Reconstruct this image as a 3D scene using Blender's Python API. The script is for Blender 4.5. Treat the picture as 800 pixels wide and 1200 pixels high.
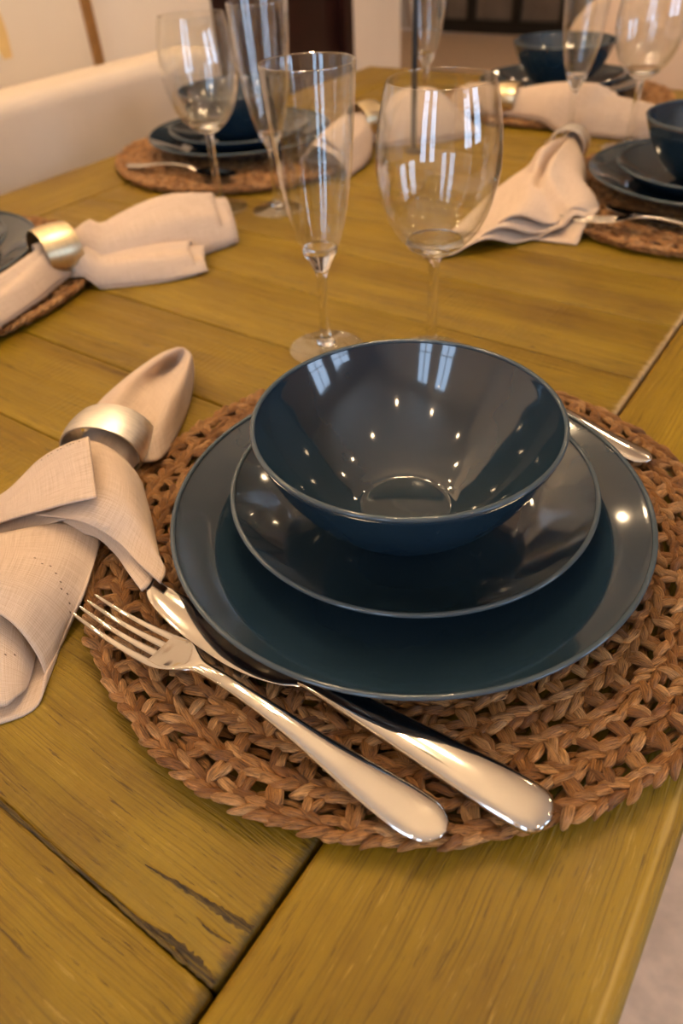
import bpy, bmesh, math, random
import numpy as np
from mathutils import Vector, Matrix

SC = bpy.context.scene
for o in list(bpy.data.objects):
    bpy.data.objects.remove(o)
COL = SC.collection
PI = math.pi

# ------------------------------------------------------------------ camera, world, exposure
TOP = 0.76                                     # height of the table top
cd = bpy.data.cameras.new('camera')
cam = bpy.data.objects.new('camera', cd)
COL.objects.link(cam)
CR = Vector((0.82071677, 0.56929095, -0.04828864))
CU = Vector((-0.34854182, 0.56585478, 0.7472128))
CF = Vector((-0.45270584, 0.59641947, -0.66282821))
M = Matrix((CR, CU, -CF)).transposed().to_4x4()
M.translation = Vector((0, 0, TOP + 0.3024))
cam.matrix_world = M
cd.sensor_fit = 'VERTICAL'
cd.sensor_height = 36.0
cd.sensor_width = 24.0
cd.lens = 830.49 / 1200 * 36
cd.clip_start = 0.01
cd.dof.use_dof = True
cd.dof.focus_distance = 0.355
cd.dof.aperture_fstop = 7.0
SC.camera = cam

wd = bpy.data.worlds.new('world')
SC.world = wd
wd.use_nodes = True
bg = wd.node_tree.nodes['Background']
bg.inputs['Color'].default_value = (0.55, 0.72, 1.0, 1)     # overcast daylight outside the windows
bg.inputs['Strength'].default_value = 3.4

SC.view_settings.view_transform = 'Standard'
SC.view_settings.look = 'None'
SC.view_settings.gamma = 1.0
SC.view_settings.use_curve_mapping = False
SC.view_settings.exposure = 1.28
SC.cycles.caustics_reflective = False
SC.cycles.caustics_refractive = False
SC.cycles.blur_glossy = 0.5
SC.cycles.sample_clamp_indirect = 6.0

BULB_POWER = 86.0        # radiance of the pendant bulbs
SPOT_POWER = 72.0        # radiance of the recessed ceiling lights
WARM = (1.0, 0.70, 0.40, 1)

# ------------------------------------------------------------------ materials
def mat_new(name):
    m = bpy.data.materials.new(name)
    m.use_nodes = True
    nt = m.node_tree
    return m, nt, nt.nodes['Principled BSDF']

def N(nt, typ, **kw):
    n = nt.nodes.new(typ)
    for k, v in kw.items():
        setattr(n, k, v)
    return n

def ramp(nt, fac, stops):
    r = N(nt, 'ShaderNodeValToRGB')
    e = r.color_ramp.elements
    while len(e) < len(stops):
        e.new(0.5)
    for i, (p, c) in enumerate(stops):
        e[i].position = p
        e[i].color = (*c, 1) if len(c) == 3 else c
    nt.links.new(fac, r.inputs['Fac'])
    return r.outputs['Color']

def math_n(nt, op, a, b=None):
    n = N(nt, 'ShaderNodeMath', operation=op)
    for i, v in enumerate((a, b)):
        if v is None:
            continue
        if isinstance(v, (int, float)):
            n.inputs[i].default_value = v
        else:
            nt.links.new(v, n.inputs[i])
    return n.outputs[0]

def mixc(nt, fac, a, b, mode='MIX'):
    n = N(nt, 'ShaderNodeMix', data_type='RGBA', blend_type=mode)
    for idx, v in ((0, fac), (6, a), (7, b)):
        if isinstance(v, (int, float)):
            n.inputs[idx].default_value = v
        elif isinstance(v, tuple):
            n.inputs[idx].default_value = (*v, 1) if len(v) == 3 else v
        else:
            nt.links.new(v, n.inputs[idx])
    return n.outputs[2]

def noise(nt, vec, scale, detail=4, rough=0.55, dim='3D'):
    n = N(nt, 'ShaderNodeTexNoise')
    n.inputs['Scale'].default_value = scale
    n.inputs['Detail'].default_value = detail
    n.inputs['Roughness'].default_value = rough
    nt.links.new(vec, n.inputs['Vector'])
    return n.outputs['Fac']

def mapping(nt, vec, scale=(1, 1, 1), loc=(0, 0, 0), rot=(0, 0, 0)):
    n = N(nt, 'ShaderNodeMapping')
    n.inputs['Scale'].default_value = scale
    n.inputs['Location'].default_value = loc
    n.inputs['Rotation'].default_value = rot
    nt.links.new(vec, n.inputs['Vector'])
    return n.outputs[0]

def bump(nt, b, height, strength, dist):
    n = N(nt, 'ShaderNodeBump')
    n.inputs['Strength'].default_value = strength
    n.inputs['Distance'].default_value = dist
    nt.links.new(height, n.inputs['Height'])
    nt.links.new(n.outputs[0], b.inputs['Normal'])

def plain(name, col, rough=0.5, metal=0.0, spec=0.5, var=0.0, vscale=8.0, bmp=0.0, bscale=200.0):
    m, nt, b = mat_new(name)
    b.inputs['Base Color'].default_value = (*col, 1)
    b.inputs['Roughness'].default_value = rough
    b.inputs['Metallic'].default_value = metal
    b.inputs['Specular IOR Level'].default_value = spec
    tc = N(nt, 'ShaderNodeTexCoord').outputs['Object']
    if var:
        f = noise(nt, tc, vscale)
        c = ramp(nt, f, [(0.3, tuple(x * (1 - var) for x in col)), (0.7, tuple(min(1, x * (1 + var)) for x in col))])
        nt.links.new(c, b.inputs['Base Color'])
    if bmp:
        bump(nt, b, noise(nt, tc, bscale, 3), bmp, 0.002)
    return m

def wood_mat(name, along):
    """mustard-olive painted boards; the grain runs along local x (along=0) or y (along=1)"""
    m, nt, b = mat_new(name)
    geo = N(nt, 'ShaderNodeNewGeometry').outputs['Position']
    oi = N(nt, 'ShaderNodeObjectInfo')
    off = N(nt, 'ShaderNodeVectorMath', operation='MULTIPLY_ADD')
    nt.links.new(geo, off.inputs[0])
    off.inputs[1].default_value = (1, 1, 1)
    cmb = N(nt, 'ShaderNodeCombineXYZ')
    nt.links.new(math_n(nt, 'MULTIPLY', oi.outputs['Random'], 17.0), cmb.inputs[2])
    nt.links.new(cmb.outputs[0], off.inputs[2])
    p = off.outputs[0]
    st = (2.2, 28, 28) if along == 0 else (28, 2.2, 28)
    st2 = (14, 1150, 60) if along == 0 else (1150, 14, 60)
    st3 = (3.5, 85, 20) if along == 0 else (85, 3.5, 20)
    st4 = (38, 520, 60) if along == 0 else (520, 38, 60)
    wp = N(nt, 'ShaderNodeTexNoise')
    wp.inputs['Scale'].default_value = 7.0
    wp.inputs['Detail'].default_value = 3.0
    nt.links.new(p, wp.inputs['Vector'])
    wsub = N(nt, 'ShaderNodeVectorMath', operation='MULTIPLY_ADD')
    nt.links.new(wp.outputs['Color'], wsub.inputs[0])
    wsub.inputs[1].default_value = (0.012, 0.012, 0.0)
    nt.links.new(p, wsub.inputs[2])
    q = wsub.outputs[0]
    g1 = noise(nt, mapping(nt, q, st), 1.0, 5, 0.6)
    g2 = noise(nt, mapping(nt, q, st2), 1.0, 3, 0.6)
    g3 = noise(nt, mapping(nt, q, st3), 1.0, 5, 0.65)
    g4 = noise(nt, mapping(nt, q, st4), 1.0, 4, 0.7)
    blot = noise(nt, p, 9.0, 5, 0.65)
    c1 = ramp(nt, g1, [(0.28, (0.178, 0.097, 0.002)), (0.5, (0.228, 0.139, 0.003)), (0.72, (0.285, 0.177, 0.006))])
    c2 = ramp(nt, blot, [(0.32, (0.82, 0.76, 0.55)), (0.5, (1, 1, 1)), (0.68, (1.12, 1.12, 1.25))])
    c = mixc(nt, 1.0, c1, c2, 'MULTIPLY')
    fine = ramp(nt, g2, [(0.30, (0.62, 0.56, 0.45)), (0.48, (1, 1, 1)), (0.85, (1.15, 1.15, 1.2))])
    c = mixc(nt, 0.95, c, fine, 'MULTIPLY')
    # long darker grain lines, short dark and pale scratches
    ln = ramp(nt, g3, [(0.31, (0.40, 0.28, 0.10)), (0.37, (1, 1, 1))])
    c = mixc(nt, 0.8, c, ln, 'MULTIPLY')
    dk = ramp(nt, g4, [(0.33, (0.22, 0.15, 0.06)), (0.39, (1, 1, 1))])
    c = mixc(nt, 0.8 if along == 0 else 0.55, c, dk, 'MULTIPLY')
    lt = ramp(nt, g4, [(0.61, (0, 0, 0)), (0.69, (1, 1, 1))])
    c = mixc(nt, math_n(nt, 'MULTIPLY', lt, 0.4), c, (0.50, 0.33, 0.07))
    # worn patches where the brown wood shows through the paint
    wv = noise(nt, mapping(nt, p, (14, 34, 20) if along == 0 else (34, 14, 20)), 1.0, 6, 0.7)
    wm = ramp(nt, wv, [(0.66, (0, 0, 0)), (0.74, (1, 1, 1))])
    c = mixc(nt, math_n(nt, 'MULTIPLY', wm, 0.55), c, (0.20, 0.085, 0.015))
    # pin holes
    vo = N(nt, 'ShaderNodeTexVoronoi')
    vo.inputs['Scale'].default_value = 30
    nt.links.new(p, vo.inputs['Vector'])
    dots = ramp(nt, vo.outputs['Distance'], [(0.035, (1, 1, 1)), (0.055, (0, 0, 0))])
    c = mixc(nt, math_n(nt, 'MULTIPLY', dots, 0.55), c, (0.05, 0.025, 0.006))
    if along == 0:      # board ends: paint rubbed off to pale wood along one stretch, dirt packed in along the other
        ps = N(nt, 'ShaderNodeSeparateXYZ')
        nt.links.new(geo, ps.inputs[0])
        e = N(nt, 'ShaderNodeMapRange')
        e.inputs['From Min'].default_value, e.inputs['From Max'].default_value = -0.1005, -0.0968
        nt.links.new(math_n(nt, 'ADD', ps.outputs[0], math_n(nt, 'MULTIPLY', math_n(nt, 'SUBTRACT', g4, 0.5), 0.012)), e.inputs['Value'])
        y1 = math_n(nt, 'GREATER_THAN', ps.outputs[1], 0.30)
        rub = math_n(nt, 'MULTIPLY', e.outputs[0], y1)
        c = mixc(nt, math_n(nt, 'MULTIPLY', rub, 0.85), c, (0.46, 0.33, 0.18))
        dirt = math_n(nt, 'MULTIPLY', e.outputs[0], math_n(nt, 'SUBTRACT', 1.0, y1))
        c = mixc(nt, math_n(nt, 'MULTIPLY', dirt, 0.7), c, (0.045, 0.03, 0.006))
    else:               # rubbed outer arris
        ps = N(nt, 'ShaderNodeSeparateXYZ')
        nt.links.new(geo, ps.inputs[0])
        d1 = math_n(nt, 'ABSOLUTE', math_n(nt, 'SUBTRACT', ps.outputs[0], 0.0235))
        e = N(nt, 'ShaderNodeMapRange')
        e.inputs['From Min'].default_value, e.inputs['From Max'].default_value = 0.0016, 0.0002
        nt.links.new(math_n(nt, 'ADD', d1, math_n(nt, 'MULTIPLY', math_n(nt, 'SUBTRACT', blot, 0.5), 0.006)), e.inputs['Value'])
        c = mixc(nt, math_n(nt, 'MULTIPLY', e.outputs[0], 0.5), c, (0.52, 0.36, 0.10))
    nt.links.new(c, b.inputs['Base Color'])
    b.inputs['Roughness'].default_value = 0.42
    rr = ramp(nt, g3, [(0.3, (0.55, 0.55, 0.55)), (0.7, (0.36, 0.36, 0.36))])
    nt.links.new(rr, b.inputs['Roughness'])
    b.inputs['Specular IOR Level'].default_value = 0.36
    h = math_n(nt, 'ADD', math_n(nt, 'ADD', math_n(nt, 'MULTIPLY', g2, 0.35), math_n(nt, 'MULTIPLY', g4, 0.6)), math_n(nt, 'MULTIPLY', g3, 0.9))
    if along == 0:      # faint cross-grain ripple left by the planer
        sp = N(nt, 'ShaderNodeSeparateXYZ')
        nt.links.new(q, sp.inputs[0])
        rip = math_n(nt, 'SINE', math_n(nt, 'MULTIPLY', sp.outputs[0], 1050.0))
        msk = ramp(nt, noise(nt, p, 12.0, 2), [(0.5, (0, 0, 0)), (0.62, (1, 1, 1))])
        h = math_n(nt, 'ADD', h, math_n(nt, 'MULTIPLY', math_n(nt, 'MULTIPLY', rip, msk), 0.10))
    bump(nt, b, h, 0.8, 0.0018)
    return m

def glaze_mat():
    m, nt, b = mat_new('blue_glaze')
    tc = N(nt, 'ShaderNodeTexCoord').outputs['Object']
    c = ramp(nt, noise(nt, tc, 30, 3), [(0.3, (0.012, 0.027, 0.043)), (0.7, (0.015, 0.033, 0.052))])
    nt.links.new(c, b.inputs['Base Color'])
    b.inputs['Roughness'].default_value = 0.07
    b.inputs['IOR'].default_value = 1.62
    b.inputs['Specular IOR Level'].default_value = 0.7
    return m

def seagrass_mat():
    m, nt, b = mat_new('seagrass')
    at = N(nt, 'ShaderNodeAttribute', attribute_name='strand')      # x along the strand, y around, z random
    sx = N(nt, 'ShaderNodeSeparateXYZ')
    nt.links.new(at.outputs['Vector'], sx.inputs[0])
    oi = N(nt, 'ShaderNodeObjectInfo')
    rnd = math_n(nt, 'FRACT', math_n(nt, 'ADD', sx.outputs[2], math_n(nt, 'MULTIPLY', oi.outputs['Random'], 7.31)))
    cmb = N(nt, 'ShaderNodeCombineXYZ')
    nt.links.new(math_n(nt, 'MULTIPLY', sx.outputs[0], 0.9), cmb.inputs[0])
    nt.links.new(math_n(nt, 'MULTIPLY', sx.outputs[1], 11.0), cmb.inputs[1])
    nt.links.new(math_n(nt, 'MULTIPLY', rnd, 31.0), cmb.inputs[2])
    f = noise(nt, cmb.outputs[0], 1.6, 4, 0.65)
    base = ramp(nt, rnd, [(0.0, (0.28, 0.117, 0.031)), (0.35, (0.43, 0.196, 0.057)), (0.7, (0.54, 0.270, 0.090)), (1.0, (0.65, 0.37, 0.155))])
    st = ramp(nt, f, [(0.34, (0.10, 0.065, 0.04)), (0.44, (0.62, 0.57, 0.50)), (0.58, (1.08, 1.06, 1.03)), (0.72, (1.5, 1.52, 1.55))])
    c = mixc(nt, 1.0, base, st, 'MULTIPLY')
    nt.links.new(c, b.inputs['Base Color'])
    b.inputs['Roughness'].default_value = 0.36
    b.inputs['Specular IOR Level'].default_value = 0.55
    bump(nt, b, f, 1.0, 0.002)
    return m

def linen_mat():
    m, nt, b = mat_new('linen')
    uv = N(nt, 'ShaderNodeUVMap', uv_map='cloth').outputs[0]
    su = N(nt, 'ShaderNodeSeparateXYZ')
    nt.links.new(uv, su.inputs[0])
    a1 = noise(nt, mapping(nt, uv, (1900, 40, 1)), 1.0, 3, 0.7)
    a2 = noise(nt, mapping(nt, uv, (40, 1900, 1)), 1.0, 3, 0.7)
    w1 = math_n(nt, 'SINE', math_n(nt, 'MULTIPLY', su.outputs[0], 5200.0))
    w2 = math_n(nt, 'SINE', math_n(nt, 'MULTIPLY', su.outputs[1], 5200.0))
    th = math_n(nt, 'MULTIPLY', math_n(nt, 'ADD', a1, a2), 0.5)
    c = ramp(nt, th, [(0.34, (0.47, 0.335, 0.235)), (0.5, (0.60, 0.455, 0.335)), (0.68, (0.72, 0.58, 0.45))])
    nt.links.new(c, b.inputs['Base Color'])
    b.inputs['Roughness'].default_value = 0.9
    b.inputs['Specular IOR Level'].default_value = 0.15
    b.inputs['Sheen Weight'].default_value = 0.15
    h = math_n(nt, 'ADD', math_n(nt, 'MULTIPLY', math_n(nt, 'ADD', w1, w2), 0.15), math_n(nt, 'MULTIPLY', th, 1.5))
    bump(nt, b, h, 0.35, 0.0006)
    return m

def thin_glass_mat():
    """blown glass wall: lets light straight through, mirror-like towards grazing angles"""
    m = bpy.data.materials.new('blown_glass')
    m.use_nodes = True
    nt = m.node_tree
    nt.nodes.remove(nt.nodes['Principled BSDF'])
    out = nt.nodes['Material Output']
    lw = N(nt, 'ShaderNodeLayerWeight')
    lw.inputs['Blend'].default_value = 0.5
    p5 = math_n(nt, 'POWER', lw.outputs['Facing'], 3.2)
    fr = math_n(nt, 'ADD', math_n(nt, 'MULTIPLY', p5, 0.85), 0.065)
    tr = N(nt, 'ShaderNodeBsdfTransparent')
    tr.inputs['Color'].default_value = (0.975, 0.98, 0.975, 1)
    gl = N(nt, 'ShaderNodeBsdfGlossy')
    gl.inputs['Roughness'].default_value = 0.02
    gl.inputs['Color'].default_value = (1, 1, 1, 1)
    mx = N(nt, 'ShaderNodeMixShader')
    nt.links.new(fr, mx.inputs[0])
    nt.links.new(tr.outputs[0], mx.inputs[1])
    nt.links.new(gl.outputs[0], mx.inputs[2])
    nt.links.new(mx.outputs[0], out.inputs['Surface'])
    return m

def solid_glass_mat():
    m, nt, b = mat_new('solid_glass')
    b.inputs['Base Color'].default_value = (0.98, 0.985, 0.975, 1)
    b.inputs['Transmission Weight'].default_value = 1.0
    b.inputs['Roughness'].default_value = 0.01
    b.inputs['IOR'].default_value = 1.47
    return m

def emit_mat(name, col, strength):
    m, nt, b = mat_new(name)
    b.inputs['Base Color'].default_value = (0.8, 0.8, 0.8, 1)
    b.inputs['Emission Color'].default_value = col
    b.inputs['Emission Strength'].default_value = strength
    return m

def brushed(name, col, rough):
    m, nt, b = mat_new(name)
    tc = N(nt, 'ShaderNodeTexCoord').outputs['Object']
    f = noise(nt, mapping(nt, tc, (60, 60, 900)), 1.0, 4, 0.7)
    c = ramp(nt, f, [(0.3, tuple(x * 0.72 for x in col)), (0.7, col)])
    nt.links.new(c, b.inputs['Base Color'])
    b.inputs['Metallic'].default_value = 1.0
    b.inputs['Roughness'].default_value = rough
    bump(nt, b, f, 0.25, 0.0004)
    return m

def split_mat():
    m, nt, b = mat_new('split_wood')
    p = N(nt, 'ShaderNodeNewGeometry').outputs['Position']
    f = noise(nt, mapping(nt, p, (90, 1500, 60)), 1.0, 5, 0.75)
    c = ramp(nt, f, [(0.34, (0.020, 0.013, 0.006)), (0.45, (0.075, 0.050, 0.022)), (0.54, (0.16, 0.10, 0.025)), (0.66, (0.25, 0.165, 0.02))])
    nt.links.new(c, b.inputs['Base Color'])
    b.inputs['Roughness'].default_value = 0.9
    bump(nt, b, f, 1.0, 0.002)
    return m

MT = {
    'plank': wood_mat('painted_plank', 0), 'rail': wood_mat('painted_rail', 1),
    'gap': plain('dark_gap_wood', (0.035, 0.02, 0.006), 0.9),
    'crack': split_mat(),
    'glaze': glaze_mat(), 'grass': seagrass_mat(), 'linen': linen_mat(),
    'glass': thin_glass_mat(), 'solid_glass': solid_glass_mat(),
    'rim_glaze': plain('pale_rim_glaze', (0.050, 0.072, 0.088), 0.1),  # lip colour, paler than the dish body
    'steel': plain('polished_steel', (0.58, 0.545, 0.50), 0.085, 1.0, var=0.04, vscale=40),
    'ring_silver': brushed('brushed_silver', (0.88, 0.82, 0.74), 0.42),
    'ring_gold': brushed('brushed_champagne', (0.80, 0.66, 0.42), 0.34),
    'wall': plain('cream_wall_paint', (0.90, 0.80, 0.66), 0.85, var=0.03, vscale=3, bmp=0.1),
    'wall_tan': plain('tan_wall_paint', (0.50, 0.38, 0.27), 0.85, var=0.04, vscale=3, bmp=0.1),
    'ceiling': plain('ceiling_paint', (0.90, 0.84, 0.74), 0.9),
    'floor': plain('beige_stone_floor', (0.80, 0.60, 0.44), 0.6, var=0.14, vscale=30, bmp=0.6, bscale=60),
    'upholstery': plain('cream_upholstery', (0.62, 0.52, 0.42), 0.85, var=0.03, vscale=20, bmp=0.25, bscale=600),
    'beige_fabric': plain('beige_chair_fabric', (0.62, 0.46, 0.34), 0.85, var=0.04, vscale=20, bmp=0.25, bscale=600),
    'dark_wood': plain('dark_red_wood', (0.022, 0.006, 0.005), 0.35, var=0.3, vscale=12),
    'black': plain('black_metal', (0.012, 0.011, 0.010), 0.4, 0.0),
    'oak': plain('brown_frame_wood', (0.33, 0.16, 0.04), 0.5, var=0.15, vscale=30),
    'canvas': plain('cream_canvas', (0.84, 0.73, 0.57), 0.8, var=0.02, vscale=6),
    'ochre': plain('ochre_paint', (0.80, 0.56, 0.22), 0.7, var=0.15, vscale=12),
    'leg_wood': plain('chair_leg_wood', (0.10, 0.05, 0.02), 0.5, var=0.2, vscale=30),
    'stitch': plain('stitch_hole', (0.10, 0.055, 0.03), 0.9),
    'white_paint': plain('white_joinery', (0.75, 0.72, 0.66), 0.5),
    'pane': plain('grey_glazing', (0.24, 0.205, 0.175), 0.12, var=0.35, vscale=2.0),
    'bulb': emit_mat('bulb_glow', WARM, BULB_POWER), 'spot': emit_mat('spot_glow', WARM, SPOT_POWER),
}

# ------------------------------------------------------------------ mesh helpers
def mesh_obj(name, verts, faces, material, parent=None, smooth=True, auto=None):
    me = bpy.data.meshes.new(name)
    me.from_pydata([tuple(v) for v in verts], [], faces)
    me.validate(clean_customdata=False)
    me.update()
    if smooth:
        me.polygons.foreach_set('use_smooth', [True] * len(me.polygons))
    if auto is not None:
        me.set_sharp_from_angle(angle=math.radians(auto))
    me.materials.append(material)
    return link(name, me, parent)

def link(name, me, parent=None):
    o = bpy.data.objects.new(name, me)
    COL.objects.link(o)
    if parent is not None:
        o.parent = parent
    return o

def thing(name, label, cat, loc=(0, 0, 0), rz=0.0, group=None):
    o = bpy.data.objects.new(name, None)
    o.empty_display_size = 0.05
    COL.objects.link(o)
    o.location = loc
    o.rotation_euler = (0, 0, rz)
    tag(o, label, cat, group)
    return o

def tag(o, label=None, cat=None, group=None, kind=None):
    for k, v in (('label', label), ('category', cat), ('group', group), ('kind', kind)):
        if v:
            o[k] = v
    return o

def struct(o):
    o['kind'] = 'structure'
    return o

def copy_tree(src, parent=None):
    c = src.copy()
    COL.objects.link(c)
    c.parent = parent
    for ch in list(src.children):
        copy_tree(ch, c)
    return c

def clone(src, loc, rz, label, group=None):
    c = copy_tree(src)
    c.location = loc
    c.rotation_euler = (0, 0, rz)
    c['label'] = label
    if group:
        c['group'] = group
    return c

def lathe(name, prof, material, parent=None, seg=64, auto=None, close=False):
    """revolve (r, z) pairs around z; points with r = 0 become poles; close joins last to first"""
    verts, rings = [], []
    for r, z in prof:
        if r < 1e-6:
            rings.append([len(verts)])
            verts.append((0, 0, z))
        else:
            rings.append(list(range(len(verts), len(verts) + seg)))
            for i in range(seg):
                a = 2 * PI * i / seg
                verts.append((r * math.cos(a), r * math.sin(a), z))
    faces = []
    pairs = list(zip(rings, rings[1:]))
    if close:
        pairs.append((rings[-1], rings[0]))
    for a, b in pairs:
        if len(a) == 1 and len(b) == 1:
            continue
        for i in range(seg):
            j = (i + 1) % seg
            if len(a) == 1:
                faces.append((a[0], b[j], b[i]))
            elif len(b) == 1:
                faces.append((a[i], a[j], b[0]))
            else:
                faces.append((a[i], a[j], b[j], b[i]))
    return mesh_obj(name, verts, faces, material, parent, True, auto)

def smooth_prof(pts, n=6):
    """Catmull-Rom through (r, z) points"""
    out = []
    P = [pts[0]] + list(pts) + [pts[-1]]
    for i in range(1, len(P) - 2):
        p0, p1, p2, p3 = (np.array(P[i + k], float) for k in (-1, 0, 1, 2))
        for k in range(n):
            t = k / n
            q = 0.5 * ((2 * p1) + (-p0 + p2) * t + (2 * p0 - 5 * p1 + 4 * p2 - p3) * t * t + (-p0 + 3 * p1 - 3 * p2 + p3) * t ** 3)
            out.append((max(0.0, q[0]), q[1]))
    out.append(tuple(pts[-1]))
    return out

def box(name, lo, hi, material, parent=None, bevel=0.0, seg=2, loc=(0, 0, 0)):
    bm = bmesh.new()
    bmesh.ops.create_cube(bm, size=1.0)
    for v in bm.verts:
        v.co = Vector([lo[k] + (v.co[k] + 0.5) * (hi[k] - lo[k]) for k in range(3)])
    if bevel:
        bmesh.ops.bevel(bm, geom=list(bm.edges), offset=bevel, segments=seg, affect='EDGES', profile=0.5)
    me = bpy.data.meshes.new(name)
    bm.to_mesh(me)
    bm.free()
    if bevel:
        me.polygons.foreach_set('use_smooth', [True] * len(me.polygons))
        me.set_sharp_from_angle(angle=math.radians(50))
    me.materials.append(material)
    o = link(name, me, parent)
    o.location = loc
    return o

def tube(name, pts, radii, material, parent=None, seg=12, flat=1.0):
    """round bar through pts with a radius at each"""
    P = [Vector(p) for p in pts]
    verts, faces = [], []
    n = len(P)
    for i, p in enumerate(P):
        t = (P[min(i + 1, n - 1)] - P[max(i - 1, 0)]).normalized()
        up = Vector((0, 0, 1)) if abs(t.z) < 0.95 else Vector((1, 0, 0))
        s = t.cross(up).normalized()
        u = s.cross(t)
        r = radii[i] if hasattr(radii, '__len__') else radii
        for k in range(seg):
            a = 2 * PI * k / seg
            verts.append(p + s * (math.cos(a) * r) + u * (math.sin(a) * r * flat))
    for i in range(n - 1):
        for k in range(seg):
            j = (k + 1) % seg
            faces.append((i * seg + k, i * seg + j, (i + 1) * seg + j, (i + 1) * seg + k))
    faces.append(tuple(range(seg - 1, -1, -1)))
    faces.append(tuple((n - 1) * seg + k for k in range(seg)))
    return mesh_obj(name, verts, faces, material, parent, True, 60)

def crm(P, m):
    """Catmull-Rom upsample of an (n, 3) array to (n-1)*m+1 points"""
    P = np.asarray(P, float)
    Q = np.vstack([2 * P[0] - P[1], P, 2 * P[-1] - P[-2]])
    out = []
    for i in range(1, len(Q) - 2):
        p0, p1, p2, p3 = Q[i - 1], Q[i], Q[i + 1], Q[i + 2]
        for k in range(m):
            t = k / m
            out.append(0.5 * (2 * p1 + (p2 - p0) * t + (2 * p0 - 5 * p1 + 4 * p2 - p3) * t * t + (3 * p1 - p0 - 3 * p2 + p3) * t ** 3))
    out.append(P[-1])
    return np.array(out)

def grid_up(ctrl, m=8):
    A = np.array(ctrl, float)
    B = np.array([crm(A[i], m) for i in range(A.shape[0])])
    return np.stack([crm(B[:, j], m) for j in range(B.shape[1])], 1)

def cloth(name, grids, parent=None, thick=0.0012, rnd=None):
    """one napkin: each grid of points is a fold of the same cloth"""
    verts, faces, uvs = [], [], []
    for gi, G in enumerate(grids):
        n, m, _ = G.shape
        b0 = len(verts)
        du = np.zeros((n, m))
        dv = np.zeros((n, m))
        du[:, 1:] = np.cumsum(np.linalg.norm(G[:, 1:] - G[:, :-1], axis=2), 1)
        dv[1:, :] = np.cumsum(np.linalg.norm(G[1:] - G[:-1], axis=2), 0)
        du = np.broadcast_to(du.mean(0), (n, m))
        dv = np.broadcast_to(dv.mean(1)[:, None], (n, m))
        for i in range(n):
            for j in range(m):
                verts.append(G[i, j])
                uvs.append((du[i, j] + gi * 0.37, dv[i, j] + gi * 0.19))
        for i in range(n - 1):
            for j in range(m - 1):
                a = b0 + i * m + j
                faces.append((a, a + 1, a + m + 1, a + m))
    o = mesh_obj(name, verts, faces, MT['linen'], parent)
    uvl = o.data.uv_layers.new(name='cloth')
    for l in o.data.loops:
        uvl.data[l.index].uv = uvs[l.vertex_index]
    md = o.modifiers.new('thickness', 'SOLIDIFY')
    md.thickness = thick
    md.offset = 0.0
    return o

# ------------------------------------------------------------------ the room
def boxes(name, specs, material, parent=None):
    bm = bmesh.new()
    for lo, hi in specs:
        r = bmesh.ops.create_cube(bm, size=1.0)
        for v in r['verts']:
            v.co = Vector([lo[k] + (v.co[k] + 0.5) * (hi[k] - lo[k]) for k in range(3)])
    me = bpy.data.meshes.new(name)
    bm.to_mesh(me)
    bm.free()
    me.materials.append(material)
    return link(name, me, parent)

CH = 2.65
struct(box('floor', (-4.4, -2.1, -0.1), (3.4, 7.1, 0.0), MT['floor']))
struct(box('ceiling', (-4.4, -2.1, CH), (3.4, 7.1, CH + 0.1), MT['ceiling']))
# left wall with the dark door set in it
DY0, DY1, DZ = 2.10, 2.925, 2.05
struct(boxes('wall_left', [((-2.15, -2.1, 0), (-2.0, DY0, CH)), ((-2.15, DY0, DZ), (-2.0, DY1, CH)), ((-2.15, DY1, 0), (-2.0, 3.31, CH))], MT['wall']))
struct(box('wall_corner', (-4.2, 3.16, 0), (-2.15, 3.31, CH), MT['wall']))
struct(box('wall_side', (-4.4, 3.16, 0), (-4.2, 6.9, CH), MT['wall']))
struct(boxes('wall_far', [((-4.4, 6.95, 0), (-3.75, 7.1, CH)), ((-3.75, 6.95, 2.2), (-1.2, 7.1, CH)), ((-1.2, 6.95, 0), (3.2, 7.1, CH))], MT['wall_tan']))
RY = [(-0.55, 0.35), (0.75, 1.65)]
RZ0, RZ1 = 0.7, 2.2
struct(boxes('wall_right', [((3.2, -2.1, 0), (3.4, RY[0][0], CH)), ((3.2, RY[0][1], 0), (3.4, RY[1][0], CH)), ((3.2, RY[1][1], 0), (3.4, 7.1, CH))]
             + [q for ya, yb in RY for q in (((3.2, ya, 0), (3.4, yb, RZ0)), ((3.2, ya, RZ1), (3.4, yb, CH)))], MT['wall_tan']))
WX = [(-0.45, 0.03), (0.27, 0.75)]
WZ0, WZ1 = 0.55, 2.5
struct(boxes('wall_back', [((-2.15, -2.1, 0), (WX[0][0], -1.9, CH)), ((WX[0][1], -2.1, 0), (WX[1][0], -1.9, CH)), ((WX[1][1], -2.1, 0), (3.2, -1.9, CH)),
                           ((WX[0][0], -2.1, 0), (WX[0][1], -1.9, WZ0)), ((WX[1][0], -2.1, 0), (WX[1][1], -1.9, WZ0)),
                           ((WX[0][0], -2.1, WZ1), (WX[0][1], -1.9, CH)), ((WX[1][0], -2.1, WZ1), (WX[1][1], -1.9, CH))], MT['wall']))
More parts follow.
